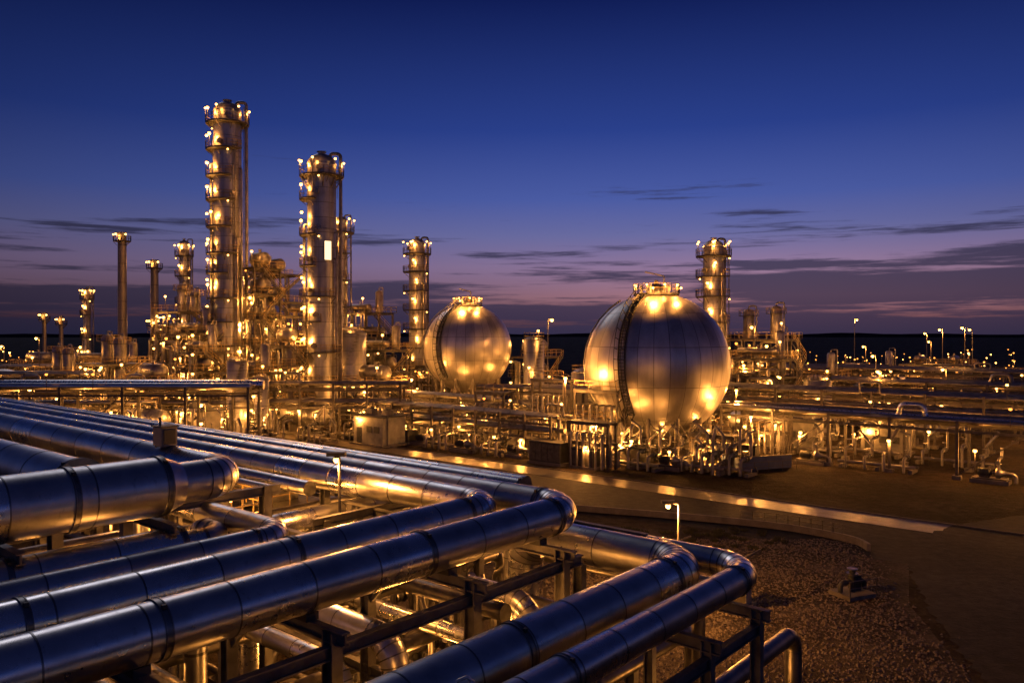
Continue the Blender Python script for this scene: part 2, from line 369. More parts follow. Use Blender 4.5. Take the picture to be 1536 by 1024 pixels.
def structure(name,x,y,w,d,H,nl,seed,power=800,rot=ROT,lr=.25):
    rnd=random.Random(seed); b=MB(); nx=max(2,int(round(w/4))+1); ny=max(2,int(round(d/4.5))+1)
    xs=[-w/2+w*i/(nx-1) for i in range(nx)]; ys=[-d/2+d*i/(ny-1) for i in range(ny)]
    for X in xs:
        for Y in ys:
            b.box(X,Y,H/2,.3,.3,H,'steel'); b.box(X,Y,.15,.8,.8,.3,'conc')
    lh=H/nl
    for l in range(1,nl+1):
        z=lh*l
        x0,x1=-w/2,w/2
        if l>1 and rnd.random()<.35:
            if rnd.random()<.5:x0=xs[1] if nx>2 else x0
            else:x1=xs[-2] if nx>2 else x1
        for Y in ys: b.box(0,Y,z-.2,w+.29,.22,.36,'steel')
        for X in xs: b.box(X,0,z-.2,.2,d+.28,.30,'steel')
        b.box((x0+x1)/2,0,z+.04,x1-x0+1.2,d+1.2,.07,'grate')
        b.rail([(x0-.55,-d/2-.55,z+.08),(x1+.55,-d/2-.55,z+.08),(x1+.55,d/2+.55,z+.08),(x0-.55,d/2+.55,z+.08)],closed=True,w=.07,post=1.5)
        for X,X2 in zip(xs[:-1],xs[1:]):
            if rnd.random()<.45: b.beam((X,-d/2,z-lh),(X2,-d/2,z-.3),.14,'steel')
        k=rnd.choice([0,1,2,3]); room=lh-.8 if l<nl else 4
        if room>1.6:
            r=min(room*.36,1.2)
            if k==0: drum(b,0,0,z+r+.5,w*.65,r)
            elif k==1:
                for q in range(2): vessel(b,-w*.25+q*w*.5,0,z+.1,min(r,1),room*rnd.uniform(.9,1.5),plat=(l==nl))
            elif k==2:
                for q in range(2): drum(b,-w*.25+q*w*.5,0,z+r*.7+.5,d*.8,r*.6,'y','clad2')
            else:
                drum(b,0,-d*.2,z+r*.6+.4,w*.7,r*.5,'x','clad2'); vessel(b,w*.3,d*.2,z+.1,r*.6,room*1.1,plat=False)
                b.box(-w*.25,d*.2,z+.9,2,1.6,1.6,'cab')
        for q in range(max(2,int(w/2.6))):
            X=rnd.uniform(-w/2,w/2); b.lamp(X,-d/2-.75,z-.9+rnd.uniform(-.5,.5),power*rnd.uniform(.2,1.5) if q==0 or rnd.random()<.2 else 0,lr*rnd.uniform(.55,1.15),rnd.choice(['bulb','bulb','bulb2']))
        X=rnd.choice([x0,x1]); b.beam((X,-d/2-.5,z),(X,-d/2-.5,z+2.6),.07,'steel'); b.lamp(X,-d/2-.5,z+2.7,power*.5 if l==nl else 0,lr*.9)
        sgn=1 if l%2 else -1; ya=-d/2*sgn; yb=d/2*sgn
        for o in(0,.8): b.beam((w/2+.9+o,ya*.8,z-lh+.1),(w/2+.9+o,yb*.8,z+.05),.08,'steel',.25)
        for t in range(12):
            f=t/12; b.box(w/2+1.3,(ya+(yb-ya)*f)*.8,z-lh+lh*f+.1,.8,.28,.04,'grate')
        b.rail([(w/2+1.75,ya*.8,z-lh),(w/2+1.75,yb*.8,z)],w=.05,post=1.5)
    clutter_pipes(b,rnd,w,d,H,int(w*2.4))
    for q in range(3):
        yy=-d/2-.9-q*.5; zz=1.2+q*.7; b.tube([(-w/2-1.5,yy,.3),(-w/2-1.5,yy,zz),(w/2+1.5,yy,zz),(w/2+1.5,yy+2,zz)],.15+.05*q,'pipe',8)
    b.build(name,(x,y,0),rot)
def rack(name,x,y,L,W,zs,npipe,seed,sp=6,rot=ROT,power=700,lampsp=9,mat='pipe',rr=(.12,.35),bands=0,lz=None,lr=.21):
    rnd=random.Random(seed); b=MB(); n=max(1,int(round(L/sp))); top=max(zs)
    for i in range(n+1):
        X=-L/2+L*i/n
        for Y in(-W/2,W/2):
            b.box(X,Y,top/2+.2,.28,.28,top+.4,'steel'); b.box(X,Y,.2,.8,.8,.4,'conc')
        for z in zs: b.box(X,0,z-.18,.24,W+.27,.34,'steel')
        if i%3==1 and i<n:
            for Y in(-W/2,W/2): b.beam((X,Y,.4),(X+L/n,Y,min(zs)-.3),.12,'steel')
    for z in zs:
        for Y in(-W/2,W/2): b.box(0,Y+(.0),z-.65,L,.16,.26,'steel')
        yy=-W/2+.45
        while yy<W/2-.3:
            r=rnd.uniform(*rr)
            if yy+r*2>W/2-.1:break
            a=-L/2-rnd.uniform(0,1.5);c=L/2+rnd.uniform(0,1.5); pts=[(a,yy+r,z+r),(c,yy+r,z+r)]
            if rnd.random()<.35: xm=rnd.uniform(-L*.3,L*.45); pts=[(a,yy+r,z+r),(xm,yy+r,z+r),(xm,yy+r,z+r+1.4),(xm+2.5,yy+r,z+r+1.4),(xm+2.5,yy+r,z+r),(c,yy+r,z+r)] if z==top and r<.3 else pts
            elif rnd.random()<.4: pts=pts+[(c,yy+r,.5)]
            b.tube(pts,r,rnd.choice([mat,mat,'clad2']),12,bands=bands)
            yy+=2*r+rnd.uniform(.12,.4)
    X=-L/2+lampsp*.4
    while X<L/2:
        Y=-W/2-.35; z=(lz or min(zs)-.9)+rnd.uniform(-.2,.2); b.beam((X,-W/2,z+.35),(X,Y,z+.35),.07,'steel'); b.lamp(X,Y,z,power*rnd.uniform(.2,1.3),lr); X+=lampsp*rnd.uniform(.7,1.7)
        if rnd.random()<.5: b.beam((X-2,-W/2,top),(X-2,-W/2,top+1.9),.06,'steel'); b.lamp(X-2,-W/2,top+1.9,0,lr*.8,rnd.choice(['bulb','bulb2']))
    b.build(name,(x,y,0),rot)
def street_lamp(x,y,H,power=1500,arm=1.2,ang=pi,r=.2,name='street_lamp'):
    b=MB(); b.cyl((0,0,0),(0,0,.5),.16,'conc',10); b.cyl((0,0,.4),(0,0,H),.09,'galv',10,r2=.055)
    c,s=math.cos(ang),math.sin(ang)
    b.tube([(0,0,H-.1),(0,0,H+.12),(c*arm,s*arm,H+.2)],.045,'galv',8,R=.2)
    b.box(c*arm,s*arm,H+.22,.7,.32,.14,'dark',ang)
    b.lamp(c*arm,s*arm,H-.0,power,r); b.build(name,(x,y,0))
def pump_skid(x,y,seed,rot=ROT,power=0):
    rnd=random.Random(seed); b=MB(); b.box(0,0,.2,3.4,1.8,.4,'conc'); b.box(0,0,.47,3,1.4,.14,'steel')
    b.lathe((-1.1,0,1.05),(1,0,0),[(0,.05),(0,.4),(1.1,.4),(1.1,.22),(1.25,.22)],'dark',16)
    for i in range(6): b.cyl((-.95+i*.16,0,1.05),(-.9+i*.16,0,1.05),.45,'dark',16)
    b.box(-.5,0,.7,.9,.6,.35,'steel'); b.cyl((.1,0,1.05),(.5,0,1.05),.12,'band',10)
    b.lathe((.5,0,1.05),(1,0,0),[(0,.1),(0,.5),(.35,.55),(.5,.3),(.9,.25)],'pipe',18)
    b.tube([(.7,0,1.3),(.7,0,2.4),(.7,1.8,2.4),(.7,1.8,3.4)],.14,'pipe',10); b.tube([(1.3,0,1.05),(2.2,0,1.05),(2.2,0,.2)],.18,'pipe',10)
    b.cyl((.7,0,1.95),(.7,0,2.02),.26,'band',12); b.cyl((.7,-.1,2.15),(.7,-.5,2.15),.03,'steel',6); b.cyl((.7,-.5,2.15),(.7,-.54,2.15),.22,'band',12)
    if power: b.beam((-1.5,.7,.4),(-1.5,.7,2.9),.07,'steel'); b.lamp(-1.5,.7,3,power,.2)
    b.build('pump_skid',(x,y,0),rot)
def cabinet(x,y,w,d,h,rot=ROT,power=0,mat='cab',name='control_cabinet'):
    b=MB(); b.box(0,0,.15,w+.4,d+.4,.3,'conc'); b.box(0,0,.3+h/2,w,d,h,mat); b.box(0,0,.3+h+.06,w+.25,d+.25,.12,'dark')
    n=max(1,int(w/.9))
    for i in range(n):
        X=-w/2+w*(i+.5)/n; b.box(X,-d/2-.015,.3+h*.5,w/n-.1,.03,h*.86,'steel'); b.box(X+w/n*.32,-d/2-.05,.3+h*.5,.05,.05,.25,'dark')
        for k in range(4): b.box(X,-d/2-.035,.3+h*.78-k*.1,w/n*.5,.015,.04,'dark')
    b.tube([(w/2-.2,0,.3+h),(w/2-.2,0,h+1.2),(w/2-.2,2,h+1.2)],.06,'steel',8)
    if power: b.lamp(-w/2,-d/2-.25,h+.5,power,.18)
    b.build(name,(x,y,0),rot)
def shelter(x,y,w,d,h,power=600,rot=ROT):
    b=MB(); b.box(0,0,.12,w+.8,d+.8,.24,'conc'); b.box(0,0,.24+h/2,w,d,h,'cab')
    b.box(0,0,.24+h+.1,w+.5,d+.5,.2,'dark')
    b.box(-w*.3,-d/2-.02,1.3,1,.05,2.1,'dark'); b.box(-w*.3+.35,-d/2-.07,1.3,.06,.06,.2,'band')
    for X in(.05,.3):
        b.box(w*X,-d/2-.02,h*.62,1.1,.05,.8,'dark'); b.box(w*X,-d/2-.05,h*.62-.44,1.2,.1,.06,'galv')
    for X in(-w*.25,w*.3): b.box(X,0,h+.75,1.1,1,.8,'galv'); b.cyl((X,0,h+1.15),(X,0,h+1.3),.35,'dark',14)
    b.tube([(w/2+.15,-d*.3,.2),(w/2+.15,-d*.3,h+.6),(w*.3,-d*.3,h+.6)],.08,'pipe',8)
    b.lamp(-w*.3,-d/2-.35,h+.0,power,.17); b.build('equipment_shelter',(x,y,0),rot)
def gdrum(x,y,L,r,power=500,rot=ROT,ax='x'):
    b=MB(); drum(b,0,0,r+1.3,L,r,ax,'tower',legs=r*.5+1.3)
    b.box(0,0,.1,L+1,r*2.6,.2,'conc'); b.box(0,0,r*2+1.75,L*.5,1.0,.06,'grate'); b.rail([(-L*.25,-.5,r*2+1.78),(L*.25,-.5,r*2+1.78),(L*.25,.5,r*2+1.78),(-L*.25,.5,r*2+1.78)],closed=True,w=.06)
    for X in(-L*.2,L*.2): b.cyl((X,0,r*2+1.2),(X,0,r*2+1.76),.07,'steel',6)
    b.tube([(L*.3,0,r*2+1.2),(L*.3,0,r*2+2.4),(L*.3,-r-.8,r*2+2.4),(L*.3,-r-.8,.2)],.16,'pipe',10)
    b.beam((-L*.45,-r-.9,0),(-L*.45,-r-.9,r+2),.08,'steel'); b.lamp(-L*.45,-r-.9,r+2.1,power,.2); b.build('horizontal_vessel',(x,y,0),rot)
def valve_station(x,y,seed,rot=ROT,power=0,n=4,w=6):
    rnd=random.Random(seed); b=MB()
    for i in range(n):
        X=-w/2+w*i/(n-1); z=rnd.uniform(1.0,2.6); r=rnd.uniform(.1,.2)
        b.tube([(X,-1.3,.1),(X,-1.3,z),(X,1.3,z),(X,1.3,z+rnd.uniform(1,2.5)),(X+rnd.uniform(-2,2),1.6,z+2.6)],r,'pipe',10,R=.3)
        b.cyl((X,-.35,z),(X,-.25,z),r*1.9,'band',12);b.cyl((X,.25,z),(X,.35,z),r*1.9,'band',12);b.ell((X,0,z),r*1.6,r*1.8,r*1.6,'dark',12,8)
        b.cyl((X,0,z),(X,0,z+.8),.04,'steel',6); b.cyl((X,0,z+.8),(X,0,z+.84),.26,'band',14)
    b.tube([(-w/2-1,-.8,.7),(w/2+1,-.8,.7)],.18,'pipe',10); b.tube([(-w/2-1,.8,.5),(w/2+1,.8,.5)],.14,'clad2',10)
    for X in(-w/2-.6,0.3,w/2+.6): b.box(X,0,.2,.4,2.4,.4,'conc'); 
    if power: b.beam((-w/2,1.5,0),(-w/2,1.5,3.4),.08,'steel'); b.lamp(-w/2,1.5,3.5,power,.2)
    b.build('valve_manifold',(x,y,0),rot)

# ------------------------------------------------------------------ ground
def sheet(name,pts,z,mat):
    b=MB(); b.add([(x,y,z) for x,y in pts],[tuple(range(len(pts)))],mat); return b.build(name)
sheet('ground',[(-5000,-200),(5000,-200),(5000,7000),(-5000,7000)],0,'dirt')
def strip(name,U0,U1,V0,V1,z,mat): 
    return sheet(name,[pg(U0,V0),pg(U1,V0),pg(U1,V1),pg(U0,V1)],z,mat)
strip('asphalt_road',-190,60,56,65.8,.008,'asphalt')
strip('concrete_road',-190,60,66,69.6,.012,'pave')
b=MB()
for k in range(60):
    x,y=pg(-190+4.2*k+2.05,69.75); b.box(x,y,.05,4.15,.16,.10,'conc',ROT)
b.build('kerb')
def cat(p,t,i):
    a,b_,c,d=[Vector(p[max(0,min(len(p)-1,j))]) for j in(i-1,i,i+1,i+2)]
    return .5*((2*b_)+(c-a)*t+(2*a-5*b_+4*c-d)*t*t+(3*b_-a-3*c+d)*t**3)
def ribbon(name,pts,w,z,mat,wob=0):
    cp=[cat(pts,k/24,i) for i in range(len(pts)-1) for k in range(24)]; rr=random.Random(8)
    b=MB();vs=[];fs=[]
    for i,p in enumerate(cp):
        q=cp[min(i+1,len(cp)-1)]-cp[max(0,i-1)]; n=Vector((-q.y,q.x)).normalized()
        for s_ in(-w,w): 
            k=s_+rr.uniform(-wob,wob); vs.append((p.x+n.x*k,p.y+n.y*k,z))
    for i in range(len(cp)-1): fs.append((2*i,2*i+1,2*i+3,2*i+2))
    b.add(vs,fs,mat); b.build(name)
ribbon('access_road',[(62,66),(47,62),(36,57),(30.5,50),(27.5,42),(25,32),(23,15),(22,-20)],4.9,.020,'asphalt',.22)
# gravel bed
sheet('gravel_bed',[(-2,30),(19,30),(22,44),(26,52),(23.5,57.5),(14,60),(8,62),(-16,60),(-20,45)],.004,'gravel')
b=MB();rnd=random.Random(3)
for i in range(16000):
    x=rnd.uniform(2,25);y=rnd.uniform(33,58)
    if x>19.2+ (y-33)*.22+rnd.gauss(0,.5): continue
    s_=rnd.uniform(.04,.12)*(1.6 if rnd.random()<.03 else 1); a=rnd.uniform(0,6)
    vs=[(x+s_*math.cos(a+k*pi/2)*rnd.uniform(.7,1.3),y+s_*math.sin(a+k*pi/2)*rnd.uniform(.7,1.3),.0) for k in range(4)]+[(x+rnd.uniform(-.3,.3)*s_,y,s_*rnd.uniform(.6,1.1))]
    b.add(vs,[(0,1,4),(1,2,4),(2,3,4),(3,0,4)],'rock')
b.build('gravel')
b=MB()
for i in range(60):   # low scrub tufts on the verge
    x=rnd.uniform(6,20);y=rnd.uniform(55,61)
    for k in range(40):
        a=rnd.uniform(0,6.28);l=rnd.uniform(.1,.3);o=rnd.uniform(0,.35)
        b.add([(x+o*math.cos(a)-.04,y+o*math.sin(a),0),(x+o*math.cos(a)+.04,y+o*math.sin(a),0),(x+(o+l*.5)*math.cos(a),y+(o+l*.5)*math.sin(a),l)],[(0,1,2)],'scrub')
b.build('scrub')
# low curved retaining wall
wp=[(2,68.5),(9,66),(16,63.2),(21,60.5),(24.3,57),(24.6,54.5)]
cp=[cat(wp,k/6,i) for i in range(len(wp)-1) for k in range(6)]
b=MB()
for p,q in zip(cp[:-1],cp[1:]):
    b.beam((p.x,p.y,.25),(q.x,q.y,.25),.26,'conc',.5)
b.rail([(p.x,p.y,.45) for p in cp[14:24]],mat='steel',h=.7,post=2.2,w=.04)
b.build('retaining_wall')
# distant hills and lights
b=MB();rnd=random.Random(5);vs=[];fs=[];n=220
for i in range(n+1):
    a=math.radians(-55+110*i/n); D=3400; h=3+2*math.sin(i*.21)+2*math.sin(i*.53+1)+rnd.uniform(0,1.2)
    vs+=[(D*math.sin(a),D*math.cos(a),-1),(D*math.sin(a),D*math.cos(a),max(1,h)+10),(1.2*D*math.sin(a),1.2*D*math.cos(a),-1)]
for i in range(n):
    k=3*i; fs+=[(k,k+3,k+4,k+1),(k+1,k+4,k+5,k+2)]
b.add(vs,fs,'hill'); b.build('hills')
b=MB()
for i in range(230):
    g=rnd.choice([-.66,-.6,-.55,-.48,.34,.40,.46,.52,.58,.64]); D=rnd.uniform(190,420); t=rnd.gauss(g,.03)
    x,y=t*D,D; h=rnd.choice([2,3,3,4,6,7]); b.cyl((x,y,0),(x,y,h),.1,'steel',6); r=D/1300*rnd.uniform(.5,1.4); b.lamp(x,y,h,3000 if i%7==0 else 0,r,rnd.choice(['bulb','bulb2','bulb2']))
b.build('distant_light_pole')

# ------------------------------------------------------------------ columns
pl=[(8,120,300),(13,150,330),(17,110,300),(21,150,320),(25.2,120,290),(28.5,150,320),(33,120,300),(37.5,130,310),(41.5,120,300),(46,130,330),(50.4,0,360)]
b=column('c',0,0,2.25,54,pl,215,850,1,pipes=5); 
for z in(10,15,19.5,24,30,35,39.5,43.5,48): b.lamp(-2.9,-1.7,z,600,.24)
b.cyl((-2.6,2.2,1),(-2.6,2.2,36),.8,'tower',20); b.ell((-2.6,2.2,36),.8,.8,.7,'tower',20,5,0,pi/2)
b.build('distillation_column',(-48.1,135,0))
pl=[(7,150,330),(12,160,340),(17,120,280),(21,150,320),(26,120,260),(31,120,265),(36.8,120,260),(40.6,0,360)]
b=column('c',0,0,2.3,44.2,pl,200,850,2,pipes=4)
for z in(9.5,14,19,24,29,34.5): b.lamp(-2.9,-1.5,z,520,.24)
b.box(1.45,-2.05,28.3,1.1,.12,3.0,'panel',.62); b.box(1.43,-2.02,28.3,1.3,.1,3.2,'dark',.62)
for k in range(10):
    a=2*pi*k/10; b.tube([(2.3*math.cos(a),2.3*math.sin(a),38.6),(3.4*math.cos(a),3.4*math.sin(a),40.3)],.1,'steel',6)
b.build('distillation_column',(-31,130,0))
b=column('c',0,0,1.25,37,[(z,110,330) for z in(10,15,20,25,30)]+[(34,0,360)],235,700,3,pipes=3); b.build('distillation_column',(-32.2+0,150,0))
b=column('c',0,0,1.7,35,[(z,100+20*(i%2),330) for i,z in enumerate((8,12,16,20,24,28))]+[(31.8,0,360)],250,800,4); b.build('distillation_column',(-20,168,0))
b=column('c',0,0,1.8,31.4,[(z,120+20*(i%2),320) for i,z in enumerate((9,13,17,21.5,25))]+[(28.6,0,360)],255,850,5); b.build('distillation_column',(35.4,140,0))
b=column('c',0,0,1.1,36,[(z,120,330) for z in(10,16,22,28)]+[(32.5,0,360)],250,700,6,pipes=2,pw=.9); b.build('distillation_column',(-74,180,0))
b=column('c',0,0,.9,27,[(z,120,330) for z in(8,14,20)]+[(24,0,360)],250,900,7,pipes=2,pw=.8); b.build('distillation_column',(-112,210,0))
stack(-92.9,190,.95,39,rings=(.95,)); stack(-89.7,200,.9,33.4,rings=(.94,.5)); stack(-135,230,.5,21,rings=(.9,)); stack(-129,228,.5,20,rings=(.88,))
stack(-37,158,.8,30,rings=(.9,.6))

# ------------------------------------------------------------------ process structures
S=[(-45.5,150,10,8,26,5,11),(-60,148,9,8,19,4,12),(-66,160,10,8,15,3,13),(-29,158,8,7,19,4,14),(-53.5,134,7,6,15,3,15),(-43.3,137,4.5,5,26,6,16),
   (-35.5,140,8,7,18,4,17),(-41,124,9,6,9,2,18),(-24,146,9,6,12,3,19),(-55,122,8,5,7.5,2,20),(-72,146,10,6,9,2,21),(-22,128,8,5,7,2,22),
   (-66,132,9,6,10,3,31),(-80,142,9,6,8,2,32),(-13,150,8,6,9,3,33),(-50,128,6,5,12,4,34),(-36.5,129,4,4,13,4,35),
   (40,128,9,6,11,4,24),(44,140,10,7,14,4,25),(30,132,7,6,13,4,26),(4,140,6,5,11,3,27),(-86,160,12,6,9,2,28),(-104,175,14,6,8,2,29),(56,150,12,6,7,2,30),
   (74,165,12,6,7,2,36),(60,128,8,5,6,2,37),(96,180,14,6,8,2,38)]
for (x,y,w,d,H,nl,sd) in S: structure('process_structure',x,y,w,d,H,nl,sd,power=950)
# racks
rack('pipe_rack',*pg(-73,76),32,3.6,[3.2,4.9],6,40,sp=4,power=450,lampsp=4.6,lz=2.3)
rack('pipe_rack',*pg(-18,95),52,6,[5.6],8,41,sp=6.5,power=800,lampsp=8,rr=(.22,.45),mat='clad',lz=3.6)
rack('pipe_rack',*pg(-25,112),64,5,[5,7],8,42,sp=6.5,power=900,lampsp=9)
rack('pipe_rack',*pg(-30,135),80,6,[5,7.2],8,43,sp=8,power=1100,lampsp=12)
rack('pipe_rack',*pg(-20,165),100,6,[6,8],8,44,sp=9,power=1500,lampsp=15)
rack('pipe_rack',-46.5,97,30,4,[8.2],6,45,sp=7,rot=0,power=900,lampsp=7,rr=(.35,.6),mat='clad',lz=4.2)
rack('pipe_rack',-62,118,50,4,[4.5,7],6,46,sp=7,rot=0,power=900,lampsp=9)
rack('pipe_rack',-85,135,50,4,[5,8],6,47,sp=7,rot=0,power=1000,lampsp=9)
rack('pipe_rack',-115,165,70,4,[5,8],6,48,sp=8,rot=0,power=1400,lampsp=12)
rack('pipe_rack',-28,116,24,4,[5,7.5],6,49,sp=5,rot=0,power=900,lampsp=7)
rack('pipe_rack',70,110,40,5,[5.5],6,52,sp=7,rot=ROT,power=900,lampsp=10)
rack('pipe_rack',8,118,24,4,[4.5,6.8],7,50,sp=5,rot=0,power=800,lampsp=6)
rack('pipe_rack',*pg(-88,85),24,3.6,[3.4,5.4],6,51,sp=4.5,power=600,lampsp=6)
def tank(x,y,r,h,mat='tower',power=900):
    b=MB(); b.lathe((0,0,0),(0,0,1),[(0,r),(h,r),(h+r*.2,r*.75),(h+r*.33,r*.3),(h+r*.35,.01)],mat,36)
    b.cyl((0,0,0),(0,0,.3),r+.4,'conc',36)
    for t in(.33,.66,1): b.cyl((0,0,h*t-.08),(0,0,h*t+.02),r+.06,'band',36,caps=True)
    b.rail(arc(r*.97,0,360,h,20),w=.06,post=3); 
    for i in range(26):
        a=math.radians(200+i*4.5); b.box((r+.45)*math.cos(a),(r+.45)*math.sin(a),h*i/26+.3,.8,.35,.06,'grate',a)
    b.lamp(-r*.5,-r-1.1,h*.7,power,.22); b.beam((-r*.5,-r-1.1,0),(-r*.5,-r-1.1,h*.7),.08,'steel'); b.lamp(r*.4,-r*.9,h+1.4,power*.4,.2); b.beam((r*.4,-r*.9,h),(r*.4,-r*.9,h+1.4),.08,'steel')
    b.build('storage_tank',(x,y,0))
tank(-28.5,138,3.2,15); tank(3.4,124,1.6,14,power=700); tank(-40,116,1.5,11,power=900); tank(-35.2,112,1.0,9,power=600); tank(46,120,2,8); tank(-95,148,4,7); tank(62,135,4,6);tank(-57,140,2.2,13);tank(11.5,122,2.4,9)

# ------------------------------------------------------------------ spheres
def gas_sphere(x,y,zc,R,seed,power,stair=True):
    e=bpy.data.objects.new('gas_storage_sphere',None); bpy.context.collection.objects.link(e); e.location=(x,y,0)
    b=MB(); b.ell((0,0,0),R,R,R,'sphere',96,64); b.build('shell',(0,0,zc),.1,parent=e)
    b=MB()
    q=.72*R; zl=zc-math.sqrt(1-.72**2)*R; n=12
    P=[(q*math.cos(2*pi*i/n+.2),q*math.sin(2*pi*i/n+.2)) for i in range(n)]
    for i,(a,c) in enumerate(P):
        b.cyl((a,c,0),(a,c,zl+.6),.3,'steel',14); b.box(a,c,.25,1.2,1.2,.5,'conc')
        a2,c2=P[(i+1)%n]; b.beam((a,c,.6),(a2,c2,zl),.12,'steel'); b.beam((a2,c2,.6),(a,c,zl),.12,'steel')
    b.cyl((0,0,zc-R-1.2),(0,0,zc-R+.2),.5,'pipe',16); b.tube([(0,0,zc-R-.2),(0,0,.9),(-R*.5,-R*1.0,.9),(-R*.5,-R*1.35,.9)],.3,'pipe',14)
    rt=R*.26; zt=zc+R*math.sqrt(1-.26**2)+.25
    b.cyl((0,0,zt-.9),(0,0,zt-.2),rt*.96,'steel',24); deck_arc(b,.2,rt+.5,0,360,zt,24)
    b.ell((0,0,zt),rt*.55,rt*.55,rt*.55,'clad2',20,6,0,pi/2); b.cyl((0,0,zt+rt*.5),(0,0,zt+rt*.5+.5),.25,'pipe',12)
    for k in range(5):
        a=2*pi*k/5+.4; X,Y=rt*.8*math.cos(a),rt*.8*math.sin(a); b.cyl((X,Y,zt),(X,Y,zt+1.1),.14,'pipe',10); b.cyl((X,Y,zt+.7),(X,Y,zt+.8),.26,'band',10)
    for k in range(8):
        a=2*pi*k/8+.2; X,Y=(rt+.45)*math.cos(a),(rt+.45)*math.sin(a); b.beam((X,Y,zt),(X,Y,zt+1.0),.07,'steel'); b.lamp(X,Y,zt+1.0,power*.3,.15)
    for az,p in((255,1500),(300,700)):
        a=math.radians(az); X,Y=(rt+2.2)*math.cos(a),(rt+2.2)*math.sin(a); b.beam((X*.6,Y*.6,zt-.1),(X,Y,zt+.55),.08,'steel'); b.lamp(X,Y,zt+.5,p,.13)
    # davit arm on the platform
    b.tube([(rt*.3,-rt*.6,zt),(rt*.3,-rt*.6,zt+2.1),(-rt*.7,-rt*.6,zt+2.6)],.08,'steel',8)
    def sp(el,az,rr): return (rr*math.cos(el)*math.cos(az),rr*math.cos(el)*math.sin(az),zc+rr*math.sin(el))
    if stair:
        m=46; pr={}
        for i in range(m+1):
            el=math.radians(-38+112*i/m); az=math.radians(236-6*i/m)
            for da in(-.045,.045):
                A=sp(el,az+da/max(.3,math.cos(el)),R+.12); B=sp(el,az+da/max(.3,math.cos(el)),R+1.1)
                if i%3==0: b.beam(A,B,.07,'dark')
                if da in pr: b.beam(pr[da][0],A,.16,'dark'); b.beam(pr[da][1],B,.07,'dark')
                pr[da]=(A,B)
            A=sp(el,az-.045/max(.3,math.cos(el)),R+.15);B=sp(el,az+.045/max(.3,math.cos(el)),R+.15); b.beam(A,B,.34,'dark',.06)
    b.tube([sp(math.radians(60),math.radians(190),R+.3)]+[sp(math.radians(e_),math.radians(190),R+.3) for e_ in range(50,-50,-12)]+[(-R*.7,-.3,.6)],.12,'pipe',8,R=.3)
    b.build('supports_and_platform',(0,0,0),0,parent=e)
    return e
gas_sphere(18.1,100,11,9.05,1,900)
gas_sphere(-7.5,135,12.5,7.4,2,900)
def mast(x,y,H,p,r=.2,name='floodlight_mast'):
    b=MB(); b.box(0,0,.2,.8,.8,.4,'conc'); b.cyl((0,0,.3),(0,0,H),.1,'steel',8)
    b.beam((-.5,0,H-.1),(.5,0,H-.1),.08,'steel'); b.box(0,0,H+.1,.5,.4,.15,'dark'); b.lamp(0,-.1,H-.35,p,r); b.build(name,(x,y,0))
for x,y,H,p in[(6.4,95.5,10,6500),(9.5,90,5,1800),(28.2,94,5.5,4500),(22.5,89,2.6,1200),(13.5,90,3.2,1500),(29,103,8,2500),(-16,127,8,4200),(-8,125.5,5,2000),(1,129,6.5,2600),(-14,141,14,1800),(17.5,88.5,2.2,900),(-2,124,3,1200)]:
    mast(x,y,H,p)
# ------------------------------------------------------------------ equipment along the road
rnd=random.Random(21)
U=-90
while U<-38:
    V=rnd.uniform(73.0,74.2) if U<-60 else rnd.uniform(76.5,80); x,y=pg(U,V); k=rnd.random(); pw=rnd.choice([0,450,650])
    if k<.35: pump_skid(x,y,int(U*7),power=pw)
    elif k<.6: cabinet(x,y,rnd.uniform(1.5,4),1.6,rnd.uniform(1.5,2.5),power=pw,mat=rnd.choice(['cab','dark']))
    else: valve_station(x,y,int(U*5),power=pw,n=4,w=3.6)
    U+=rnd.uniform(3.4,4.6)
for U,V in[(-62,84),(-52,79),(-45,82),(-41,86),(-38,80),(-55,86),(-47,76.5),(-76,81),(-82,80)]:
    valve_station(*pg(U,V),int(U*V),power=700,n=5,w=5)
for U,V in[(-33,92),(-26,93),(-15,92),(-5,93),(3,92.5),(-20,101),(-8,103),(-36,100),(-30,103)]:
    (pump_skid if V<93 else valve_station)(*pg(U,V),int(U*3),power=800)
for x,y in[(-50,104),(-44,105),(-38,104),(-56,103),(-33,106),(-27,110),(-21,112),(-60,106),(-66,104),(1,112),(7,110),(-14,116)]:
    valve_station(x,y,int(x*9+y),power=800,n=5,w=5)
for a in[(*pg(-67,80.5),4.5,3,3),(*pg(-58,83),5,3.2,3.4),(-18,108,6,4,3.6),(-11,112,5,3.5,3.4),(37,104,6,4,3.4),(47,100,5,3.5,3),(58,116,7,4,3.6),(-44,112,6,4,4),(-66,112,7,4,4),(-75,124,8,4,4),(66,122,7,4,3.6)]: shelter(*a)
for a in[(*pg(-71,82),5,1.0),(*pg(-85,90),6,1.3),(34,110,7,1.4),(52,106,6,1.2),(-31,119,8,1.6),(-52,114,7,1.5),(42,116,7,1.4),(5,106,5,1.1),(-72,110,7,1.5)]: gdrum(*a)
cabinet(13,113,7,4,5,power=900,name='switchgear_cabinet'); cabinet(-34,97.5,5,2,1.8,power=0); cabinet(26.5,88.5,1.6,1,2.2,power=0,mat='dark'); cabinet(7.5,112,5,4,7,name='switchgear_cabinet'); cabinet(*pg(-56,72.8),4.5,2,2.2,mat='dark'); cabinet(*pg(-51,73.2),3,2,1.8,mat='dark')
b=MB(); b.box(0,0,.7,7,.25,1.4,'blue'); b.box(0,0,1.44,7.1,.35,.08,'steel'); b.rail([(-8,-1.5,.0),(3,-1.5,0)],mat='steel'); b.box(-3.4,1.5,.7,.25,3,1.4,'blue'); b.build('barrier_wall',(28,88,0),.35)
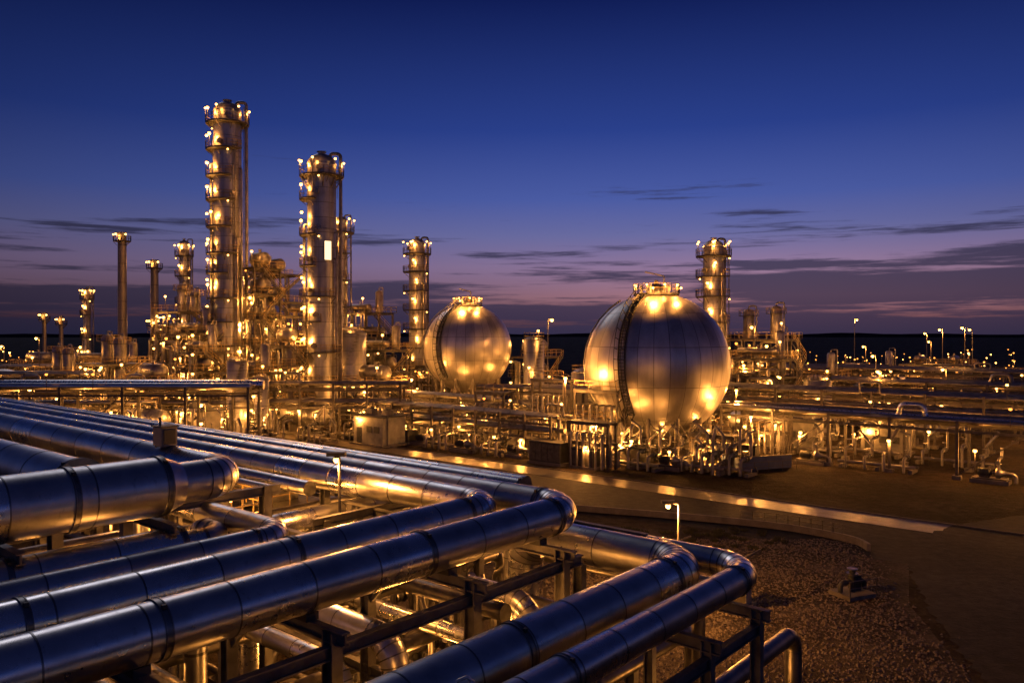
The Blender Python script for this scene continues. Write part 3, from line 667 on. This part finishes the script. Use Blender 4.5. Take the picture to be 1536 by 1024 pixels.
def gantry(x,y,w,h,rot=ROT):
    b=MB()
    for X in(-w/2,w/2): b.box(X,0,h/2,.25,.25,h,'steel'); b.box(X,1.6,h/2,.25,.25,h,'steel')
    for z in(h*.55,h):
        b.box(0,0,z,w+.5,.2,.3,'steel'); b.box(0,1.6,z,w+.5,.2,.3,'steel'); b.box(0,.8,z+.2,w+.4,1.9,.07,'grate'); b.rail([(-w/2,-.1,z+.2),(w/2,-.1,z+.2)],w=.06)
    for i in range(6): X=-w/2+w*(i+.5)/6; b.tube([(X,-.5,.2),(X,-.5,h*.8),(X,1.2,h*.8),(X,1.2,.2)],.11+.03*(i%3),'pipe',8)
    b.lamp(0,-.6,h*.5,700,.2); b.build('steel_gantry',(x,y,0),rot)
gantry(10,95,6,8);gantry(4.5,100,5,9);gantry(8.5,88,5,5);gantry(22,88,5,3.6);gantry(-3,106,5,7);gantry(31,98,5,5)

# ------------------------------------------------------------------ street lamps
street_lamp(8.6,41,6.1,3600,arm=.55,ang=pi,r=.14)
street_lamp(-6.55,30.2,10.2,900,arm=.12,ang=pi,r=.12)
for x,y,H,p in[(86,200,18.4,3000),(86.5,160,15.7,2200),(91,160,16.1,2200),(92.8,160.5,15.7,0),(5.4,120,17,900),(40,131,16,900),(-38.5,100,6,900),(-60,100,8,900),(58,125,9,900),(64,140,11,1200),(72,132,9,900),(100,190,13,1800),(112,215,15,2000),(80,180,12,1200),(50,138,12,900),(-95,160,14,1200),(-118,185,12,1200)]:
    street_lamp(x,y,H,p,arm=.6,ang=pi if H<17 else 0,r=.27)

# ------------------------------------------------------------------ foreground pipe network (plant-grid coordinates)
def gp(name,pts,r,bands=1.9,mat='clad',seg=44,R=None,gores=5,flanges=(),bw=.035,extra=None):
    b=MB(); b.tube(pts,r,mat,seg,R=R,bands=bands,gores=gores,bw=bw,be=.010)
    for (p,d,w,k) in flanges:
        p=Vector(p);d=Vector(d); b.cyl(p-d*w/2,p+d*w/2,r*k,'band',seg)
        for o in(-1,1): b.cyl(p+d*(o*w*.42)-d*.012,p+d*(o*w*.42)+d*.012,r*k+.012,'clad2',seg)
        side=Vector((1,0,0)) if abs(d.y)>.5 else Vector((0,1,0))
        c=p+side*(-.55*r*k if abs(d.y)<.5 else .55*r*k)+Vector((0,0,.84*r*k)); b.box(c.x,c.y,c.z+.02,.09,.09,.09,'dark')
    if extra: extra(b)
    return b.build(name,(0,0,0),ROT)
Yd=(0,1,0);Xd=(1,0,0)
gp('pipeline',[(-15.9,-14,9),(-15.9,21.9,9),(-110,21.9,9)],.60,R=1.15,flanges=[((-15.9,V,9),Yd,.16,1.04) for V in(7.6,14.9,20.6)]+[((-17.2,21.9,9),Xd,.14,1.04)])
gp('pipeline',[(-18.25,-14,9),(-18.25,20.5,9),(-110,20.5,9)],.56,R=1.1,flanges=[((-18.25,V,9),Yd,.14,1.04) for V in(5.9,12.4,19)])
gp('pipeline',[(-12.1,-10,7.5),(-12.1,23.2,7.5),(-19,23.2,7.5),(-19,23.2,2)],.66,R=1.2,flanges=[((-12.1,V,7.5),Yd,.18,1.04) for V in(14.3,21.4)])
gp('pipeline',[(-10.4,-10,7.5),(-10.4,24.3,7.5),(-20.5,24.3,7.5),(-20.5,24.3,2)],.44,R=1.4,bands=1.7,flanges=[((-10.4,V,7.5),Yd,.12,1.05) for V in(14,22.7)])
gp('pipeline',[(-23.1,-14,10.5),(-23.1,11.2,10.5)],.86,bands=2.1,flanges=[((-23.1,V,10.5),Yd,.16,1.04) for V in(6.0,8.6,11.1)],
   extra=lambda b:(b.cyl((-23.1,11.2,10.5),(-23.1,11.7,10.5),.86,'clad',44,r2=.66),))
gp('pipeline',[(-23.1,11.6,10.5),(-23.1,13.4,10.5),(-110,13.4,10.5)],.62,R=1.25,bands=2.4,gores=5)
gp('pipeline',[(-25.6,9.9,10.4),(-110,9.9,10.4)],.78,bands=2.6,flanges=[((-25.6,9.9,10.4),Xd,.2,1.05)])
gp('pipeline',[(-22.7,-14,8.75),(-22.7,11.6,8.75)],.56,flanges=[((-22.7,V,8.75),Yd,.14,1.04) for V in(7,11.5)],extra=lambda b:b.tube([(-22.7,11.5,8.75),(-22.7,13.0,8.75),(-24.5,13.0,8.75),(-24.5,13,3)],.36,'clad',32,R=.7,bands=2))
gp('pipeline',[(-20.4,-14,9),(-20.4,13.7,9),(-30,13.7,9),(-30,13.7,2)],.39,R=.9,flanges=[((-20.4,V,9),Yd,.1,1.05) for V in(6,12.6)])
gp('pipeline',[(-19.9,15,8.7),(-19.9,19.4,8.7)],.17,seg=20,mat='clad2'); 
gp('pipeline',[(-26.5,16.3,2),(-26.5,16.3,7.6),(-26.5,24.4,7.6),(-34,24.4,7.6)],.5,R=1.1,bands=1.6)
gp('pipeline',[(-19.5,23.7,9),(-110,23.7,9)],.42,R=1,bands=2.5,flanges=[((-19.5,23.7,9),Xd,.12,1.1)])
gp('pipeline',[(-20.5,25.1,8.9),(-110,25.1,8.9)],.30,bands=2.5,seg=28)
gp('pipeline',[(-27,19.2,8.75),(-110,19.2,8.75)],.30,bands=2.5,seg=28)
gp('pipeline',[(-28,18.2,8.7),(-110,18.2,8.7)],.2,bands=2.5,seg=24)
gp('pipeline',[(-26,15.1,9.9),(-110,15.1,9.9)],.26,bands=2.5,seg=24)
gp('pipeline',[(-28,15.5,6),(-17.6,15.5,6),(-17.6,15.5,0)],.42,R=.95,bands=1.5)
gp('pipeline',[(-28,14.2,5.4),(-18.3,14.2,5.4),(-18.3,14.2,0)],.3,R=.8,bands=1.5)
gp('pipeline',[(-26,20.2,6.2),(-16.2,20.2,6.2),(-16.2,20.2,0)],.36,R=.95,bands=1.5)
gp('pipeline',[(-26,18.6,5.2),(-15.2,18.6,5.2),(-15.2,18.6,0)],.26,R=.8,bands=1.5)
for i,(V,z,r) in enumerate([(9,5.5,.35),(11.5,4.5,.25),(27,5.5,.3),(28,5.5,.22),(16.8,7.2,.25),(17.6,4,.3),(22.6,5.2,.25)]):
    gp('pipeline',[(-13.5-(i%3),V,z),(-70,V,z)],r,seg=20,mat='clad2',bands=3,gores=0)
for i,(U,z,r) in enumerate([(-27.5,6,.22),(-31,5,.3),(-33,6.5,.2),(-25.3,4.4,.28),(-21,4.0,.25),(-13.8,5.2,.25),(-14.6,3.6,.3),(-11,4,.3),(-36,6,.3),(-40,5,.3)]):
    gp('pipeline',[(U,0,z),(U,26+(i%4),z),(U,26+(i%4),.5)],r,seg=20,mat='clad2',bands=3,gores=0)
# rack frames for the foreground
b=MB()
def post(U,V,z,w=.34):
    b.box(U,V,z/2,w,.09,z,'galv'); 
    for s_ in(-1,1): b.box(U+s_*w/2,V,z/2,.05,w*.9,z,'galv')
    b.box(U,V,.25,1,1,.5,'conc')
def ibeam(U,V,z,lu,lv,h):
    w=.22
    if lu>lv:
        b.box(U,V,z,lu,.06,h,'galv'); b.box(U,V,z+h/2,lu,w,.04,'galv'); b.box(U,V,z-h/2,lu,w,.04,'galv')
    else:
        b.box(U,V,z,.06,lv,h,'galv'); b.box(U,V,z+h/2,w,lv,.04,'galv'); b.box(U,V,z-h/2,w,lv,.04,'galv')
for V in(-4,2,7.2,11.2,15.9,20):
    for U in(-25,-19.35,-14.9): post(U,V,8.2)
    ibeam(-20,V,8.1,11.2,.26,.28); ibeam(-20,V,4.6,11.2,.24,.26)
    b.beam((-19.35,V,6.6),(-18,V,7.95),.12,'galv')
    for U,r in((-15.9,.6),(-18.25,.56),(-20.4,.39)): b.box(U,V,8.34,.5,.35,.18,'dark')
    if V<12:
        ibeam(-24,V,9.35,3.6,.26,.26); b.box(-25.4,V,8.7,.3,.3,1.3,'galv')
for V in(-2,3.5,9,14.5,19.6,22.8):
    for U in(-13.4,-9.75): post(U,V,6.75,.28)
    ibeam(-11.45,V,6.65,4.2,.26,.3); ibeam(-11.5,V,3.4,3.6,.2,.22)
for U in range(-108,-20,7):
    for V in(17.7,22.9,26): post(U,V,8.2)
    ibeam(U,21.8,8.15,.26,9.2,.28); ibeam(U,21.8,5.0,.24,9,.26)
    for V in(9.0,15.9):
        post(U-1,V,9.6)
    ibeam(U-1,12.5,9.42,.26,8,.28); ibeam(U-1,12.5,6,.24,7.2,.26)
for U in(-14.6,-16.8): post(U,23.6,8.0)
ibeam(-17,23.6,8.05,6,.24,.24)
for U in(-14.9,-19.35): ibeam(U,8,7.72,.2,26,.28)
for U in(-13.4,-9.75): ibeam(U,9,6.2,.18,27.6,.28)
b.build('pipe_rack',(0,0,0),ROT)
b=MB()
for (U,V,z,w,d) in[(-31,21.8,7.0,5,3.4),(-35.5,17,6.6,4.5,3),(-41,22,6.8,4,3)]:
    b.box(U,V+6,z,w,d,.08,'grate'); y0=V+6-d/2;y1=V+6+d/2
    b.rail([(U-w/2,y0,z),(U+w/2,y0,z),(U+w/2,y1,z),(U-w/2,y1,z)],closed=True,post=1)
    for X in(U-w/2+.1,U+w/2-.1):
        for Y in(y0+.1,y1-.1): b.box(X,Y,z/2,.2,.2,z,'steel')
    b.box(U,V+6,z+.6,w*.5,d*.5,1.1,'cab'); b.lamp(U+w*.3,y0-.3,z+1.4,320,.1); b.lamp(U,V+6,z-1.2,400,.12)
b.build('service_platform',(0,0,0),ROT)
b=MB(); U,V,z,w,d=-30,17,7.6,3.4,2.0
b.box(U,V,z,w,d,.08,'grate'); b.rail([(U-w/2,V-d/2,z),(U+w/2,V-d/2,z),(U+w/2,V+d/2,z),(U-w/2,V+d/2,z)],closed=True,post=.8)
for X in(U-w/2+.1,U+w/2-.1):
    for Y in(V-d/2+.1,V+d/2-.1): b.box(X,Y,z/2,.16,.16,z,'galv')
b.lamp(U+.8,V,z+.7,260,.07); b.lamp(U-1,V,z-.8,250,.08); b.build('service_platform',(0,0,0),ROT)
b=MB(); b.box(-26.9,13.2,11.46,.62,.55,.64,'cab'); b.box(-26.9,13.2,11.81,.72,.65,.05,'dark'); b.cyl((-27.05,13.1,11.8),(-27.05,13.1,12.1),.04,'steel',8); b.box(-26.57,13.2,11.46,.03,.4,.5,'dark')
for X in(-27.1,-26.7): b.box(X,13.2,11.12,.06,.5,.08,'steel')
b.build('instrument_box',(0,0,0),ROT)
for (U,V,p,z) in[(-24,21,260,3.2),(-28,18,220,3),(-22.5,17.5,300,2.8),(-17,12.5,220,3),(-33,20,300,3),(-20,26,300,3.5),(-38,24,350,3),(-44,18,350,3),(-52,22,400,3.4),(-30,11,260,3),(-12,26.8,200,2.5),(-60,28,700,4),(-48,30,600,4),(-36,31,550,4),(-26,30,400,3.4)]:
    x,y=pg(U,V); mast(x,y,z,p,.12,'work_light')
b=MB()
for (U,V,z,p) in[(-21.6,16.4,7.4,200),(-21.6,10,7.4,100),(-17.1,18,7.3,100),(-14.3,12,6.0,80),(-14.3,19,6.0,120),(-26.5,12,7.6,130),(-31,12,8,130),(-38,16.5,8.4,220),(-48,16.5,8.4,220),(-26,26.6,7,200)]:
    b.beam((U,V,z+.1),(U,V,z+.6),.05,'steel'); b.lamp(U,V,z,p,.08)
b.build('rack_luminaires',(0,0,0),ROT)
for (U,V) in[(-24,22.5),(-29,19),(-22,24),(-33,17),(-20,19.5),(-37,26),(-31,27),(-26,27.5),(-43,20)]:
    valve_station(*pg(U,V),int(U*11),n=4,w=3.2)
for (U,V) in[(-21,22),(-27,24.5),(-17.5,17),(-35,22)]: pump_skid(*pg(U,V),3)
cabinet(*pg(-19,21),3,2,2.6,power=200); cabinet(*pg(-40,29),5,2.5,3); cabinet(12.5,43.5,1.0,.7,1.6); cabinet(9.2,47,1.3,.9,1.5)
b=MB(); b.box(0,0,.12,2,1.6,.24,'conc'); b.cyl((0,0,.2),(0,0,1.5),.18,'dark',12); b.cyl((0,0,1.2),(0,0,1.3),.34,'band',12); b.cyl((0,0,1.5),(0,0,1.56),.3,'band',14)
b.tube([(-.9,0,.3),(-.9,0,.8),(.9,0,.8),(.9,0,.3)],.14,'dark',10); b.box(.5,.3,.6,.5,.5,.9,'dark'); b.rail([(-1,-.8,.2),(1,-.8,.2),(1,.8,.2)],mat='steel',h=.9); b.build('wellhead_valve',(19.5,45.5,0),.4)
b=MB(); b.tube([(0,0,0),(0,0,.35),(.22,.05,.42),(.3,.05,.3)],.035,'clad',10,R=.08); b.ell((.3,.05,.3),.06,.06,.06,'clad',10,8); b.cyl((0,0,0),(0,0,.05),.1,'band',12); b.build('vent_pipe',(-1.05,14.9,8.12))

# ------------------------------------------------------------------ world
w=bpy.data.worlds.new("World"); bpy.context.scene.world=w; w.use_nodes=True; nt=w.node_tree
bg=nt.nodes['Background']; co=coord(nt,'Generated'); s=nt.nodes.new('ShaderNodeSeparateXYZ'); nt.links.new(co,s.inputs[0])
zz=s.outputs[2]
col=ramp(nt,mathn(nt,'MULTIPLY',zz,2.0),[(0,(.022,.014,.026)),(.04,(.075,.034,.052)),(.09,(.150,.082,.120)),(.165,(.175,.125,.235)),(.24,(.115,.120,.29)),(.33,(.057,.088,.31)),(.49,(.019,.043,.225)),(.77,(.0042,.011,.088)),(1,(.008,.012,.060))])
d=nt.nodes.new('ShaderNodeVectorMath'); d.operation='DOT_PRODUCT'; nt.links.new(co,d.inputs[0]); d.inputs[1].default_value=(.17,.985,0)
dd=mathn(nt,'MULTIPLY_ADD',d.outputs['Value'],.5,.5)
mr=ramp(nt,dd,[(0,(.55,.54,.44)),(.35,(.50,.49,.41)),(.70,(.22,.22,.20)),(.82,(.25,.25,.25)),(.92,(.42,.42,.42)),(1,(.60,.60,.60))])
d2=nt.nodes.new('ShaderNodeVectorMath'); d2.operation='DOT_PRODUCT'; nt.links.new(co,d2.inputs[0]); d2.inputs[1].default_value=(.40,.916,0)
az=mathn(nt,'POWER',mathn(nt,'MAXIMUM',d2.outputs['Value'],0.0),12)
hb=mathn(nt,'MAXIMUM',mathn(nt,'SUBTRACT',1.0,mathn(nt,'DIVIDE',mathn(nt,'ABSOLUTE',mathn(nt,'SUBTRACT',zz,.045)),.085)),0.0)
pk=scalecol(nt,ramp(nt,zz,[(0,(.22,.075,.055)),(.1,(.16,.075,.09))]),mathn(nt,'MULTIPLY',az,mathn(nt,'POWER',hb,1.4)))
ap=nt.nodes.new('ShaderNodeVectorMath'); ap.operation='ADD'; nt.links.new(col,ap.inputs[0]); nt.links.new(pk,ap.inputs[1])
mp=mapping(nt,co,(2.2,2.2,42)); n1=noise(nt,mp,1.25,9,.64)
band=mathn(nt,'SUBTRACT',.118,zz)
cov=mathn(nt,'ADD',mathn(nt,'MULTIPLY_ADD',band,1.5,n1),mathn(nt,'MULTIPLY',mathn(nt,'MULTIPLY',az,hb),.05))
cl_=nt.nodes.new('ShaderNodeMapRange'); cl_.interpolation_type='SMOOTHSTEP'
nt.links.new(cov,cl_.inputs[0]); cl_.inputs[1].default_value=.52; cl_.inputs[2].default_value=.63
mx=nt.nodes.new('ShaderNodeMix'); mx.data_type='RGBA'; nt.links.new(mathn(nt,'MULTIPLY',cl_.outputs[0],.85),mx.inputs[0]); nt.links.new(ap.outputs[0],mx.inputs[6]); mx.inputs[7].default_value=(.024,.023,.058,1)
mul=nt.nodes.new('ShaderNodeVectorMath'); mul.operation='MULTIPLY'; nt.links.new(mx.outputs[2],mul.inputs[0]); nt.links.new(mr,mul.inputs[1])
sc=nt.nodes.new('ShaderNodeVectorMath'); sc.operation='SCALE'; nt.links.new(mul.outputs[0],sc.inputs[0]); sc.inputs[3].default_value=2.0
sky=nt.nodes.new('ShaderNodeTexSky'); sky.sky_type='NISHITA'; sky.sun_disc=False; sky.sun_elevation=math.radians(-4); sky.sun_rotation=math.radians(10)
ss=nt.nodes.new('ShaderNodeVectorMath'); ss.operation='SCALE'; nt.links.new(sky.outputs[0],ss.inputs[0]); ss.inputs[3].default_value=.02
ad=nt.nodes.new('ShaderNodeVectorMath'); ad.operation='ADD'; nt.links.new(sc.outputs[0],ad.inputs[0]); nt.links.new(ss.outputs[0],ad.inputs[1])
nt.links.new(ad.outputs[0],bg.inputs[0]); bg.inputs[1].default_value=1.0
sl=bpy.data.lights.new('pipe_highlight_sun','SUN'); sl.energy=.15; sl.angle=math.radians(20); sl.color=(.95,.90,1)  # added directional lamp for long highlights on the pipes; the real sun has set
so=bpy.data.objects.new('pipe_highlight_sun',sl); bpy.context.collection.objects.link(so)
so.rotation_euler=(-Vector((-.35,.75,.52))).to_track_quat('-Z','Y').to_euler()

# ------------------------------------------------------------------ camera
c=bpy.data.cameras.new('camera'); c.lens=28; c.sensor_width=36; c.clip_end=9000; c.clip_start=.1
co_=bpy.data.objects.new('camera',c); bpy.context.collection.objects.link(co_); co_.location=(0,0,15); co_.rotation_euler=(math.radians(89.42),0,0)
bpy.context.scene.camera=co_
sc_=bpy.context.scene; sc_.view_settings.view_transform='Standard'; sc_.view_settings.look='None'; sc_.view_settings.exposure=0
print('OBJ',len(bpy.data.objects),'LIGHTS',len(bpy.data.lights),'V',sum(len(m.vertices) for m in bpy.data.meshes))
